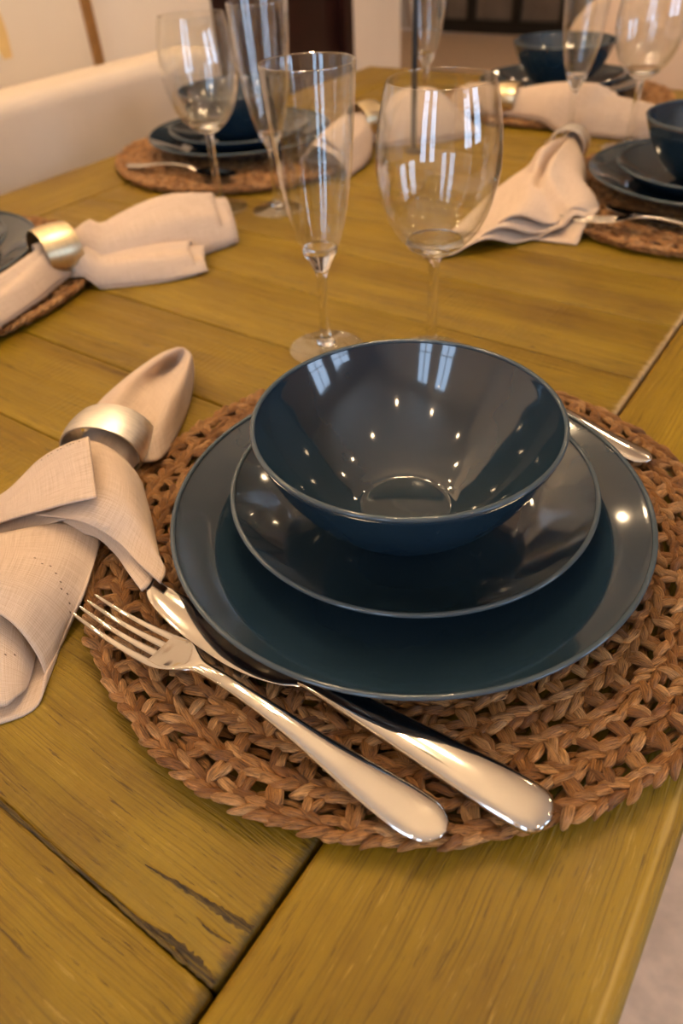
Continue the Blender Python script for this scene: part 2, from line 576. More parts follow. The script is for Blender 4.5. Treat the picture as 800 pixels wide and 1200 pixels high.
def window(num, cx, cy, z0, width, hh, rz):
    """local x along the wall, local y out of the room"""
    w = struct(thing('window_%d' % num, None, None, (cx, cy, z0), rz))
    hw = width / 2
    boxes('window_frame', [((-hw, -0.03, 0), (-hw + 0.045, 0.03, hh)), ((hw - 0.045, -0.03, 0), (hw, 0.03, hh)),
                           ((-hw, -0.03, 0), (hw, 0.03, 0.05)), ((-hw, -0.03, hh - 0.05), (hw, 0.03, hh)),
                           ((-0.015, -0.02, 0), (0.015, 0.02, hh)), ((-hw, -0.02, hh * 0.64), (hw, 0.02, hh * 0.64 + 0.03))], MT['white_paint'], w)
    for sx in (-1, 1):
        for za, zb in ((0.05, hh * 0.64), (hh * 0.64 + 0.03, hh - 0.05)):
            xs = sorted((sx * 0.015, sx * (hw - 0.045)))
            box('pane', (xs[0], -0.003, za), (xs[1], 0.003, zb), MT['glass'], w)
    ld = bpy.data.lights.new('window_daylight', 'AREA')
    ld.shape = 'RECTANGLE'
    ld.size, ld.size_y = width, hh
    ld.cycles.is_portal = True
    lo = bpy.data.objects.new('window_daylight', ld)
    COL.objects.link(lo)
    inward = Vector((math.sin(rz), -math.cos(rz), 0))
    lo.location = Vector((cx, cy, z0 + hh / 2)) + inward * 0.08
    lo.rotation_euler = inward.to_track_quat('-Z', 'Y').to_euler()
for i, (xa, xb) in enumerate(WX):
    window(i + 1, (xa + xb) / 2, -2.0, WZ0, xb - xa, WZ1 - WZ0, PI)
for i, (ya, yb) in enumerate(RY):  # unseen right-wall windows, added so daylight brightens the left wall
    window(i + 3, 3.3, (ya + yb) / 2, RZ0, yb - ya, RZ1 - RZ0, -PI / 2)

d = struct(thing('door_1', None, None, (-2.0, (DY0 + DY1) / 2, 0)))
hd = (DY1 - DY0) / 2
box('door_leaf', (-0.07, -hd + 0.06, 0.005), (-0.025, hd - 0.06, DZ - 0.06), MT['dark_wood'], d, 0.004)
boxes('door_frame', [((-0.13, -hd, 0), (0.006, -hd + 0.06, DZ)), ((-0.13, hd - 0.06, 0), (0.006, hd, DZ)), ((-0.13, -hd, DZ - 0.06), (0.006, hd, DZ))], MT['dark_wood'], d)
for z0, z1 in ((0.15, 0.95), (1.1, 1.85)):
    box('door_panel', (-0.026, -hd + 0.17, z0), (-0.014, hd - 0.17, z1), MT['dark_wood'], d, 0.005)
tube('door_handle', [(-0.025, -hd + 0.11, 1.02), (0.02, -hd + 0.11, 1.02), (0.024, -hd + 0.2, 1.02)], 0.009, MT['black'], d)

# black framed glazed doors in the far wall
g = struct(thing('door_2', None, None, (-2.5, 6.95, 0)))
xs = [-1.25, -0.95, -0.52, -0.09, 0.34, 0.77, 1.25]
box('bottom_rail', (-1.25, -0.05, 0.0), (1.25, 0.03, 0.10), MT['black'], g)
box('top_rail', (-1.25, -0.05, 2.1), (1.25, 0.03, 2.2), MT['black'], g)
for xv in xs:
    box('stile', (xv - 0.035, -0.05, 0.1), (xv + 0.035, 0.03, 2.1), MT['black'], g)
for a, b in zip(xs, xs[1:]):
    box('pane', (a + 0.035, -0.01, 0.1), (b - 0.035, 0.0, 2.1), MT['pane'], g)

# recessed ceiling lights, some added as fill, and the pendant over the table
def downlight(loc, label):
    t = thing('ceiling_downlight', label, 'ceiling light', loc, 0, 'recessed ceiling lights')
    lathe('trim_ring', [(0.040, -0.001), (0.055, -0.001), (0.058, -0.006), (0.046, -0.008), (0.040, -0.004)], MT['white_paint'], t, 24, close=True)
    lathe('lens', [(0.0, -0.003), (0.040, -0.003)], MT['spot'], t, 12)
    return t
first = downlight((-1.45, -1.2, CH), 'small round recessed ceiling light glowing warm white')
for x, y in [(-0.15, -1.6), (1.15, -1.2), (-1.72, -0.3), (1.3, 0.1), (-1.72, 0.25), (-1.72, 0.8), (-1.72, 1.35), (-1.72, 1.9), (1.3, 1.4), (-1.45, 2.6), (-0.15, 2.9), (1.15, 2.6),  # the row close to the left wall is added to brighten that wall
             (-3.2, 4.4), (-1.2, 4.6), (-3.2, 6.0), (-1.2, 6.0)]:  # unseen far-room lights, added to light that end
    clone(first, (x, y, CH), 0, first['label'])

PX, PY = -0.50, 0.72
pend = thing('pendant_lamp', 'black pendant lamp with warm bulbs hanging over the dining table', 'pendant lamp', (PX, PY, CH))
lathe('ceiling_rose', [(0.0, 0.0), (0.06, 0.0), (0.06, -0.015), (0.012, -0.03), (0.0, -0.03)], MT['black'], pend, 24, 40)
tube('rod', [(0, 0, -0.02), (0, 0, -0.62)], 0.007, MT['black'], pend)
for k in range(5):
    a = 2 * PI * k / 5 + 0.3
    ca, sa = math.cos(a), math.sin(a)
    R = 0.17
    ar_ = tube('arm', [(0, 0, -0.60), (ca * R * 0.6, sa * R * 0.6, -0.64), (ca * R, sa * R, -0.62), (ca * R, sa * R, -0.66)], 0.006, MT['black'], pend, 8)
    bl = lathe('bulb', smooth_prof([(0.0, -0.085), (0.018, -0.080), (0.028, -0.060), (0.024, -0.035), (0.012, -0.012), (0.0, -0.008)], 3), MT['bulb'], ar_, 12)
    bl.location = (ca * R, sa * R, -0.655)

# ------------------------------------------------------------------ dining table
XL, XR, JL, JR = -0.995, 0.030, -0.867, -0.0945
PW, Y0 = 0.0993, 0.029
K0, K1 = -4, 15
YA, YB = Y0 + PW * K0, Y0 + PW * K1
table = thing('dining_table', 'mustard green painted plank dining table laid for a meal', 'table', (0, 0, 0))
rng = random.Random(5)
for k in range(K0, K1):
    ya, yb = Y0 + PW * k, Y0 + PW * (k + 1)
    dz = rng.uniform(-0.0006, 0.0)
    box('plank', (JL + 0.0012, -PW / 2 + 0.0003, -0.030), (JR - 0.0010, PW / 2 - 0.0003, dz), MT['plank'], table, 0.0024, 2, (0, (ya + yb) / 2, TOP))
box('side_rail', (JR + 0.0004, 0, -0.034), (XR, YB - YA, 0.0), MT['rail'], table, 0.004, 3, (0, YA, TOP))
box('side_rail', (XL, 0, -0.034), (JL, YB - YA, 0.0), MT['rail'], table, 0.004, 3, (0, YA, TOP))
box('under_board', (JL - 0.02, YA + 0.01, TOP - 0.045), (JR + 0.02, YB - 0.01, TOP - 0.028), MT['gap'], table)
boxes('apron', [((XL + 0.06, YA + 0.06, TOP - 0.13), (XL + 0.085, YB - 0.06, TOP - 0.034)), ((XR - 0.085, YA + 0.06, TOP - 0.13), (XR - 0.06, YB - 0.06, TOP - 0.034)),
                ((XL + 0.06, YA + 0.06, TOP - 0.13), (XR - 0.06, YA + 0.085, TOP - 0.034)), ((XL + 0.06, YB - 0.085, TOP - 0.13), (XR - 0.06, YB - 0.06, TOP - 0.034))], MT['rail'], table)
for lx in (XL + 0.05, XR - 0.13):
    for ly in (YA + 0.05, YB - 0.13):
        box('leg', (lx, ly, 0.0), (lx + 0.08, ly + 0.08, TOP - 0.034), MT['rail'], table, 0.004)

def splinter(pts_c, widths, seed):
    """ragged sunken-looking split in the paint, following the grain"""
    r = random.Random(seed)
    C = crm([(p[0], p[1], 0) for p in pts_c], 10)
    Wd = np.interp(np.linspace(0, 1, len(C)), np.linspace(0, 1, len(widths)), widths)
    v, f = [], []
    for c, w in zip(C, Wd):
        a, b = w * r.uniform(0.6, 1.3), w * r.uniform(0.6, 1.3)
        v += [(c[0], c[1] - a, TOP - 0.0004), (c[0], c[1] - a * 0.6, TOP + 0.0003), (c[0], c[1] + b * 0.6, TOP + 0.0003), (c[0], c[1] + b, TOP - 0.0004)]
    for i in range(len(C) - 1):
        for j in range(3):
            q = i * 4 + j
            f.append((q, q + 1, q + 5, q + 4))
    return mesh_obj('worn_split', v, f, MT['crack'], table)
splinter([(-0.150, 0.0466), (-0.130, 0.0490), (-0.112, 0.0508), (-0.0965, 0.0522)], [0.0002, 0.0013, 0.0018, 0.0024], 1)
splinter([(-0.134, 0.0310), (-0.118, 0.0325), (-0.106, 0.0318), (-0.0965, 0.0306)], [0.0003, 0.0018, 0.0024, 0.0014], 2)
splinter([(-0.26, 0.0292), (-0.22, 0.0290), (-0.17, 0.0296), (-0.134, 0.0300), (-0.110, 0.0296)], [0.0006, 0.0010, 0.0006, 0.0012, 0.0008], 4)
splinter([(-0.118, 0.0438), (-0.110, 0.0432), (-0.1005, 0.0444)], [0.0001, 0.0006, 0.0002], 3)

# ------------------------------------------------------------------ woven placemats
rng = random.Random(11)
def strand_variant(seed):
    r = random.Random(seed)
    L, w, h = 0.0166 / 2, 0.0022, 0.0023
    nc = 12
    verts, att, faces = [], [], []
    ph = r.uniform(0, 6)
    sway = r.uniform(-0.0008, 0.0008)
    tw = r.uniform(1.2, 2.2) * (1 if seed % 2 else -1)
    rid = [r.uniform(0.10, 0.22) for _ in range(2)]
    def pt(t, a):
        e = max(0.0, 1 - abs(t) ** 2.6) ** 0.6
        k = 1 + rid[0] * math.cos(3 * a + tw * t + ph) + rid[1] * math.cos(2 * a - tw * t)
        y = w * e * k * math.cos(a) + sway * math.sin(t * PI)
        z = h * e * k * math.sin(a) + 0.0020 * (1 - t * t) - 0.0010
        return (L * t, y, z)
    ts = [-0.93, -0.7, -0.35, 0.0, 0.35, 0.7, 0.93]
    verts.append(pt(-1, 0)); att.append((-1, 0.5, 0))
    for t in ts:
        for k in range(nc):
            a = 2 * PI * k / nc
            verts.append(pt(t, a)); att.append((t, math.sin(a * 0.5), 0))
    verts.append(pt(1, 0)); att.append((1, 0.5, 0))
    for k in range(nc):
        j = (k + 1) % nc
        faces.append((0, 1 + j, 1 + k))
        last = 1 + (len(ts) - 1) * nc
        faces.append((last + k, last + j, len(verts) - 1))
        for i in range(len(ts) - 1):
            a0, b0 = 1 + i * nc, 1 + (i + 1) * nc
            faces.append((a0 + k, a0 + j, b0 + j, b0 + k))
    return np.array(verts), np.array(att), faces
VARS = [strand_variant(s) for s in range(8)]
VMESH = []
for i, (v, a, f) in enumerate(VARS):
    me = bpy.data.meshes.new('stitch')
    me.from_pydata([tuple(x) for x in v], [], f)
    me.polygons.foreach_set('use_smooth', [True] * len(me.polygons))
    at = me.attributes.new('strand', 'FLOAT_VECTOR', 'POINT')
    at.data.foreach_set('vector', a.astype(np.float32).ravel())
    me.materials.append(MT['grass'])
    VMESH.append(me)

MR = 0.1900
ST = []                                    # (variant, x, y, z, yaw, pitch, scale_len, scale_w)
def wob(th):
    return 1 + 0.006 * math.sin(3 * th + 0.7) + 0.005 * math.sin(5 * th + 2.0) + 0.003 * math.sin(11 * th)
def put(r, th, z, rel, pitch=0.0, sl=1.0, sw=1.0):
    rr = r * wob(th) + rng.gauss(0, 0.0006)
    ST.append((rng.randrange(8), rr * math.cos(th), rr * math.sin(th), z + rng.gauss(0, 0.0004), th + PI / 2 + rel + rng.gauss(0, 0.16), pitch + rng.gauss(0, 0.06),
               sl * rng.uniform(0.88, 1.14), sw * rng.uniform(0.86, 1.14)))
pitch_r = 0.0153
k = 0
while True:
    r = MR - 0.0045 - k * pitch_r
    if r < 0.006:
        break
    sw = 0.9 if r < 0.125 else 1.0
    n = max(5, int(2 * PI * r / 0.0080))
    o0 = rng.uniform(0, 6)
    for i in range(n):
        th = o0 + 2 * PI * i / n
        hop = 0.0006 * math.sin(i * 1.7 + k)
        put(r + 0.0022, th, 0.0084 + hop, 0.30, 0.10, 1.0, sw)
        put(r - 0.0022, th + PI / n, 0.0082 + hop, -0.30, 0.10, 1.0, sw)
        if r > 0.09:
            put(r, th + PI / n * 0.5, 0.0043, 0.0, 0, 1.25, 0.80)
    rm = r - pitch_r / 2
    if rm > 0.008:
        n2 = max(4, int(2 * PI * rm / 0.0158))
        o1 = rng.uniform(0, 6)
        for i in range(n2):
            th = o1 + 2 * PI * (i + rng.uniform(-0.16, 0.16)) / n2
            dth = 0.0017 / rm
            up = 0.0088 + rng.uniform(-0.0008, 0.0008)
            lean = rng.uniform(-0.22, 0.22)
            put(rm, th - dth, up, PI / 2 + 0.17 + lean, 0, 0.86, sw * 0.95)
            put(rm + 0.0006, th + dth, up, PI / 2 - 0.17 + lean, 0, 0.86, sw * 0.95)
        if r > 0.09:
            n3 = int(2 * PI * rm / 0.0120)
            for i in range(n3):
                put(rm, o1 + 2 * PI * i / n3, 0.0043, rng.uniform(-0.3, 0.3), 0, 0.9, 0.8)
    k += 1

def st_matrix(s):
    v, x, y, z, yaw, pit, sl, sw = s
    return Matrix.Translation((x, y, z)) @ Matrix.Rotation(yaw, 4, 'Z') @ Matrix.Rotation(pit, 4, 'Y') @ Matrix.Diagonal((sl, sw, sw, 1))

def weave_mesh(items, name):
    V, A, F, n = [], [], [], 0
    r = random.Random(3)
    for s in items:
        v, a, f = VARS[s[0]]
        m = np.array(st_matrix(s))
        V.append(v @ m[:3, :3].T + m[:3, 3])
        aa = a.copy()
        aa[:, 2] = r.random()
        A.append(aa)
        F += [tuple(i + n for i in q) for q in f]
        n += len(v)
    V = np.vstack(V)
    A = np.vstack(A)
    me = bpy.data.meshes.new(name)
    me.from_pydata(V.tolist(), [], F)
    me.polygons.foreach_set('use_smooth', [True] * len(me.polygons))
    at = me.attributes.new('strand', 'FLOAT_VECTOR', 'POINT')
    at.data.foreach_set('vector', A.astype(np.float32).ravel())
    me.materials.append(MT['grass'])
    return me

CA = Vector((-0.158, 0.272, TOP))           # centre of each place setting
CB = Vector((-0.800, 0.330, TOP))
CC = Vector((-0.800, 0.866, TOP))
CE = Vector((-0.500, 1.352, TOP))
CFr = Vector((-0.158, 0.953, TOP))
MG = 'round woven placemats'
mat_a = thing('placemat', 'round woven seagrass placemat carrying the fork, knife and stacked blue dishes before the knotted napkin', 'placemat', CA, 0, MG)
camp = Vector((0, 0, TOP + 0.3024))
def rank(s):
    p = CA + Vector((s[1], s[2], s[3]))
    rr = math.hypot(s[1], s[2])
    hidden = rr < 0.128 or s[3] < 0.0056
    return ((p - camp).length + (10 if hidden else 0))
order = sorted(ST, key=rank)
for s in order[:300]:
    o = link('stitch', VMESH[s[0]], mat_a)
    o.matrix_local = st_matrix(s)
wv = link('weave', weave_mesh(order[300:], 'weave'), mat_a)
wv['kind'] = 'stuff'
full = weave_mesh(ST, 'weave')
for c, rz, lab in ((CB, 2.1, 'round woven seagrass placemat under the napkin with the wide gold ring'),
                   (CC, 1.0, 'round woven seagrass placemat beside the long cream bench, behind a wine glass and flute'),
                   (CE, 3.3, 'round woven seagrass placemat at the head of the table before the beige chair'),
                   (CFr, 4.4, 'round woven seagrass placemat beside the napkin fanned open toward the table middle')):
    t = thing('placemat', lab, 'placemat', c, rz, MG)
    w2 = link('weave', full, t)
    w2['kind'] = 'stuff'

# ------------------------------------------------------------------ blue dishes
def dish(name, prof, label, cat, loc, group, lip):
    o = lathe(name, prof, MT['glaze'], None, 96)
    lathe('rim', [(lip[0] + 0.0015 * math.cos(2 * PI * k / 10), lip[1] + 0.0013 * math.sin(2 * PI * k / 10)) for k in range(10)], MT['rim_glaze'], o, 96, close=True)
    o.location = loc
    return tag(o, label, cat, group)
MZ = 0.0136                                  # top of the weave
plate_prof = smooth_prof([(0.0, 0.0045), (0.055, 0.0045), (0.082, 0.0052), (0.098, 0.0085), (0.118, 0.0165), (0.1325, 0.0222), (0.1350, 0.0238),
                          (0.1345, 0.0218), (0.130, 0.0185), (0.116, 0.0125), (0.098, 0.0045), (0.086, 0.0008), (0.082, 0.0), (0.078, 0.0014), (0.055, 0.0016), (0.0, 0.0016)], 4)
side_prof = smooth_prof([(0.0, 0.0045), (0.042, 0.0045), (0.062, 0.0052), (0.076, 0.0088), (0.092, 0.0165), (0.1028, 0.0235), (0.1048, 0.0252),
                         (0.1045, 0.0232), (0.101, 0.0198), (0.090, 0.0125), (0.075, 0.0045), (0.064, 0.0006), (0.060, 0.0), (0.056, 0.0014), (0.030, 0.0016), (0.0, 0.0016)], 4)
bowl_prof = smooth_prof([(0.0, 0.0055), (0.020, 0.0055), (0.0265, 0.0058), (0.0285, 0.0068), (0.034, 0.0095), (0.046, 0.0185), (0.058, 0.031), (0.070, 0.0475), (0.079, 0.0640), (0.0822, 0.0715), (0.0832, 0.0728),
                         (0.0838, 0.0715), (0.0822, 0.0655), (0.074, 0.0460), (0.063, 0.0285), (0.051, 0.0145), (0.040, 0.0055), (0.0355, 0.0012), (0.0335, 0.0), (0.031, 0.0014), (0.015, 0.0018), (0.0, 0.0018)], 4)
PG, SG, BG = 'blue dinner plates', 'blue side plates', 'blue bowls'
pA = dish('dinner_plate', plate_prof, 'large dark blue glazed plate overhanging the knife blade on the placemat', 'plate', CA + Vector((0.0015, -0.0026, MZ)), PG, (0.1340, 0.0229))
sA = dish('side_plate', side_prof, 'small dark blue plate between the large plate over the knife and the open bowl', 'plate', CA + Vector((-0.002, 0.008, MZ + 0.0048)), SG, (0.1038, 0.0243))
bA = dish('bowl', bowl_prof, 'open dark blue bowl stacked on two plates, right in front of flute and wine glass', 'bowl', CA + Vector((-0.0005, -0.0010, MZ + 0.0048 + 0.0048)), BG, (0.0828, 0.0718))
bA.scale = (0.985, 0.985, 0.945)
for c, w in ((CB, 'behind the wide gold napkin ring'), (CC, 'beside the long cream bench'),
             (CE, 'before the beige chair'), (CFr, 'beside the fanned napkin')):
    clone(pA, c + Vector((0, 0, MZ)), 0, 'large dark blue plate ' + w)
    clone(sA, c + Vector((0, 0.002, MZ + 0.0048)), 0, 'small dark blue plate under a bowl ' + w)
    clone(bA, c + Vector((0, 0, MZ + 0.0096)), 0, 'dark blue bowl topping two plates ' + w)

# ------------------------------------------------------------------ glasses
def flute(loc, label):
    t = thing('champagne_flute', label, 'glass', loc, 0, 'champagne flutes')
    outer = [(0.0052, 0.070), (0.0085, 0.0755), (0.0135, 0.085), (0.0190, 0.100), (0.0237, 0.120), (0.0274, 0.145), (0.0300, 0.172), (0.0320, 0.196), (0.0331, 0.2126)]
    inner = [(0.0321, 0.2126), (0.0310, 0.196), (0.0290, 0.172), (0.0263, 0.145), (0.0225, 0.120), (0.0176, 0.100), (0.0115, 0.0895), (0.0, 0.0865)]
    bo_ = lathe('bowl', smooth_prof([(0.0135, 0.085)] + outer[3:] + [(0.0327, 0.2136)] + inner[:-2] + [(0.0124, 0.0895)], 4), MT['glass'], t, 64)
    lathe('bowl_base', smooth_prof([(0.0, 0.0690)] + outer[:3] + [(0.0138, 0.0866), (0.0128, 0.0886), (0.0085, 0.0874), (0.0, 0.0862)], 4), MT['solid_glass'], bo_, 48)
    lathe('stem', smooth_prof([(0.0, 0.0055), (0.008, 0.0052), (0.0050, 0.010), (0.0041, 0.02), (0.0039, 0.045), (0.0044, 0.064), (0.0052, 0.0695), (0.0, 0.0695)], 4), MT['solid_glass'], t, 32)
    lathe('foot', smooth_prof([(0.0, 0.0056), (0.008, 0.0053), (0.018, 0.0034), (0.0300, 0.0016), (0.0318, 0.0009), (0.0310, 0.0002), (0.015, 0.0004), (0.0, 0.0012)], 4), MT['glass'], t, 64)
    return t
def wine(loc, label):
    t = thing('wine_glass', label, 'glass', loc, 0, 'wine glasses')
    outer = [(0.0050, 0.0860), (0.0110, 0.0885), (0.0205, 0.0945), (0.0310, 0.1060), (0.0388, 0.1220), (0.0432, 0.1410), (0.0441, 0.1560), (0.0428, 0.1740), (0.0393, 0.1930), (0.0365, 0.2030)]
    inner = [(0.0356, 0.2030), (0.0384, 0.1930), (0.0418, 0.1740), (0.0431, 0.1560), (0.0421, 0.1410), (0.0376, 0.1235), (0.0292, 0.1085), (0.0175, 0.0992), (0.0, 0.0950)]
    bo_ = lathe('bowl', smooth_prof([(0.0205, 0.0945)] + outer[3:] + [(0.0361, 0.2039)] + inner[:-2] + [(0.0192, 0.1000)], 4), MT['glass'], t, 64)
    lathe('bowl_base', smooth_prof([(0.0, 0.0855)] + outer[:3] + [(0.0215, 0.0958), (0.0208, 0.0990), (0.0175, 0.0988), (0.0090, 0.0964), (0.0, 0.0955)], 4), MT['solid_glass'], bo_, 64)
    lathe('stem', smooth_prof([(0.0, 0.0055), (0.009, 0.0052), (0.0052, 0.010), (0.0043, 0.02), (0.0041, 0.055), (0.0044, 0.080), (0.0050, 0.0858), (0.0, 0.0858)], 4), MT['solid_glass'], t, 32)
    lathe('foot', smooth_prof([(0.0, 0.0056), (0.009, 0.0053), (0.020, 0.0034), (0.0330, 0.0016), (0.0348, 0.0009), (0.0340, 0.0002), (0.015, 0.0004), (0.0, 0.0012)], 4), MT['glass'], t, 64)
    return t
GZ = TOP + 0.0002
fl = flute((-0.340, 0.442, GZ), 'tall clear champagne flute standing just behind the open blue bowl, next to a wine glass')
wn = wine((-0.255, 0.474, GZ), 'clear round wine glass standing just behind the open blue bowl, next to a flute')
clone(wn, (-0.672, 0.672, GZ), 0.5, 'clear wine glass in front of the blue dishes beside the cream bench')
clone(fl, (-0.600, 0.700, GZ), 0.5, 'clear champagne flute in front of the blue dishes beside the cream bench')
clone(fl, (-0.672, 1.195, GZ), 0.9, 'clear champagne flute standing alone near the thin black rod')
clone(fl, (-0.390, 1.120, GZ), 0.2, 'clear champagne flute beyond the fanned napkin, before the head setting')
clone(wn, (-0.304, 1.126, GZ), 0.2, 'clear wine glass beyond the fanned napkin, before the head setting')

# ------------------------------------------------------------------ cutlery
def sweep(name, st, material, parent, n=16, power=2.4, cap=True):
    """stations (x, yc, zc, half_width, thickness, dish): flattened bar with rounded section"""
    S = crm(st, 5)
    v, f = [], []
    for x, yc, zc, w, t, cup in S:
        w, t = max(w, 0.0001), max(t, 0.0002)
        for k in range(n):
            a = 2 * PI * k / n
            c, s = math.cos(a), math.sin(a)
            cy = math.copysign(abs(c) ** (2 / power), c)
            sz = math.copysign(abs(s) ** (2 / power), s)
            v.append((x, yc + w * cy, zc + t / 2 * sz + cup * (cy * cy)))
    m = len(S)
    for i in range(m - 1):
        for k in range(n):
            j = (k + 1) % n
            f.append((i * n + k, (i + 1) * n + k, (i + 1) * n + j, i * n + j))
    f.append(tuple(range(n)))
    f.append(tuple((m - 1) * n + k for k in range(n - 1, -1, -1)))
    return mesh_obj(name, v, f, material, parent, True, 50)

def fork(loc, rz, label):
    t = thing('fork', label, 'fork', loc, rz, 'steel forks')
    sweep('handle', [(0.1085, 0, .0030, .0005, .0020, 0), (0.1070, 0, .0030, .0050, .0026, 0), (0.1010, 0, .0031, .0090, .0030, 0), (0.0900, 0, .0036, .0102, .0032, -.0004), (0.0700, 0, .0058, .0088, .0034, -.0006),
                     (0.0450, 0, .0098, .0062, .0036, -.0006), (0.0200, 0, .0138, .0044, .0036, 0), (-0.0050, 0, .0160, .0035, .0034, 0), (-0.0220, 0, .0156, .0036, .0030, 0), (-0.0290, 0, .0145, .0058, .0026, .0008),
                     (-0.0360, 0, .0126, .0090, .0023, .0016), (-0.0430, 0, .0104, .0104, .0021, .0012), (-0.0490, 0, .0090, .0107, .0020, .0006), (-0.0520, 0, .0084, .0107, .0018, .0004)], MT['steel'], t)
    for k in range(4):
        y0 = (k - 1.5) * 0.0058
        sweep('tine', [(-0.0480, y0 * 0.98, .0092, .0021, .0020, 0), (-0.0560, y0, .0076, .0020, .0020, 0), (-0.0750, y0 * 0.98, .0050, .0017, .0019, 0), (-0.0920, y0 * 0.93, .0046, .0014, .0017, 0), (-0.1070, y0 * 0.89, .0060, .0010, .0014, 0), (-0.1108, y0 * 0.88, .0066, .0005, .0009, 0)],
              MT['steel'], t, 10)
    return t
def knife(loc, rz, label):
    t = thing('table_knife', label, 'knife', loc, rz, 'steel knives')
    sweep('handle', [(0.1225, 0, .0040, .0030, .0030, 0), (0.1205, 0, .0040, .0080, .0046, 0), (0.1150, 0, .0041, .0108, .0060, 0), (0.1000, 0, .0043, .0112, .0066, 0), (0.0700, 0, .0046, .0095, .0066, 0), (0.0400, 0, .0050, .0077, .0062, 0),
                     (0.0180, 0, .0052, .0064, .0056, 0), (0.0040, 0.0005, .0053, .0060, .0046, 0), (-0.0020, 0.0012, .0053, .0066, .0030, 0)], MT['steel'], t, 20, 2.8)
    edge = [(0.0, -.0058, .0028), (-.004, -.0075, .0022), (-.010, -.0104, .0019), (-.025, -.0140, .0017), (-.045, -.0152, .0016), (-.075, -.0128, .0015), (-.092, -.0092, .0014), (-.102, -.0060, .0013), (-.109, -.0016, .0012), (-.112, .0030, .0010)]
    sweep('blade', [(x, (0.0068 + y) / 2, .0053, (0.0068 - y) / 2, th, 0) for x, y, th in edge], MT['steel'], t, 20, 1.7)
    return t
def spoon(loc, rz, label):
    t = thing('spoon', label, 'spoon', loc, rz, 'steel spoons')
    sweep('handle', [(0.0950, 0, .0030, .0005, .0020, 0), (0.0935, 0, .0030, .0048, .0026, 0), (0.0880, 0, .0031, .0082, .0030, 0), (0.0780, 0, .0036, .0092, .0032, -.0004), (0.0600, 0, .0056, .0078, .0034, -.0006),
                     (0.0350, 0, .0092, .0054, .0036, 0), (0.0100, 0, .0118, .0038, .0034, 0), (-0.0150, 0, .0115, .0034, .0030, 0), (-0.0330, 0, .0085, .0045, .0024, 0)], MT['steel'], t)
    sweep('spoon_bowl', [(-0.0300, 0, .0088, .0042, .0020, 0), (-0.0380, 0, .0066, .0110, .0016, .0020), (-0.0520, 0, .0032, .0168, .0014, .0052), (-0.0680, 0, .0024, .0180, .0014, .0060), (-0.0820, 0, .0038, .0150, .0014, .0044), (-0.0920, 0, .0066, .0080, .0014, .0014), (-0.0945, 0, .0074, .0015, .0012, 0)], MT['steel'], t)
    return t
CZ = TOP + MZ - 0.0004
fk = fork((-0.1580, 0.1205, CZ), 0.0, 'steel fork with four slim tines lying beside the knife at the mat edge')
kn = knife((-0.1395, 0.1480, CZ), 0.0, 'steel table knife with its blade slipped under the blue plate rim')
sp = spoon((-0.1475, 0.4220, CZ), -0.20, 'steel spoon with its handle tip showing behind the stacked plates')
clone(sp, (-0.790, 0.722, CZ), PI + 0.10, 'steel spoon lying in front of the blue dishes beside the cream bench')
clone(fk, (-0.1580, 0.7920, CZ), 0.02, 'steel fork beside the fanned napkin at a neighbouring setting')
clone(kn, (-0.1250, 0.8180, CZ), -0.12, 'steel knife beside the fanned napkin at a neighbouring setting')

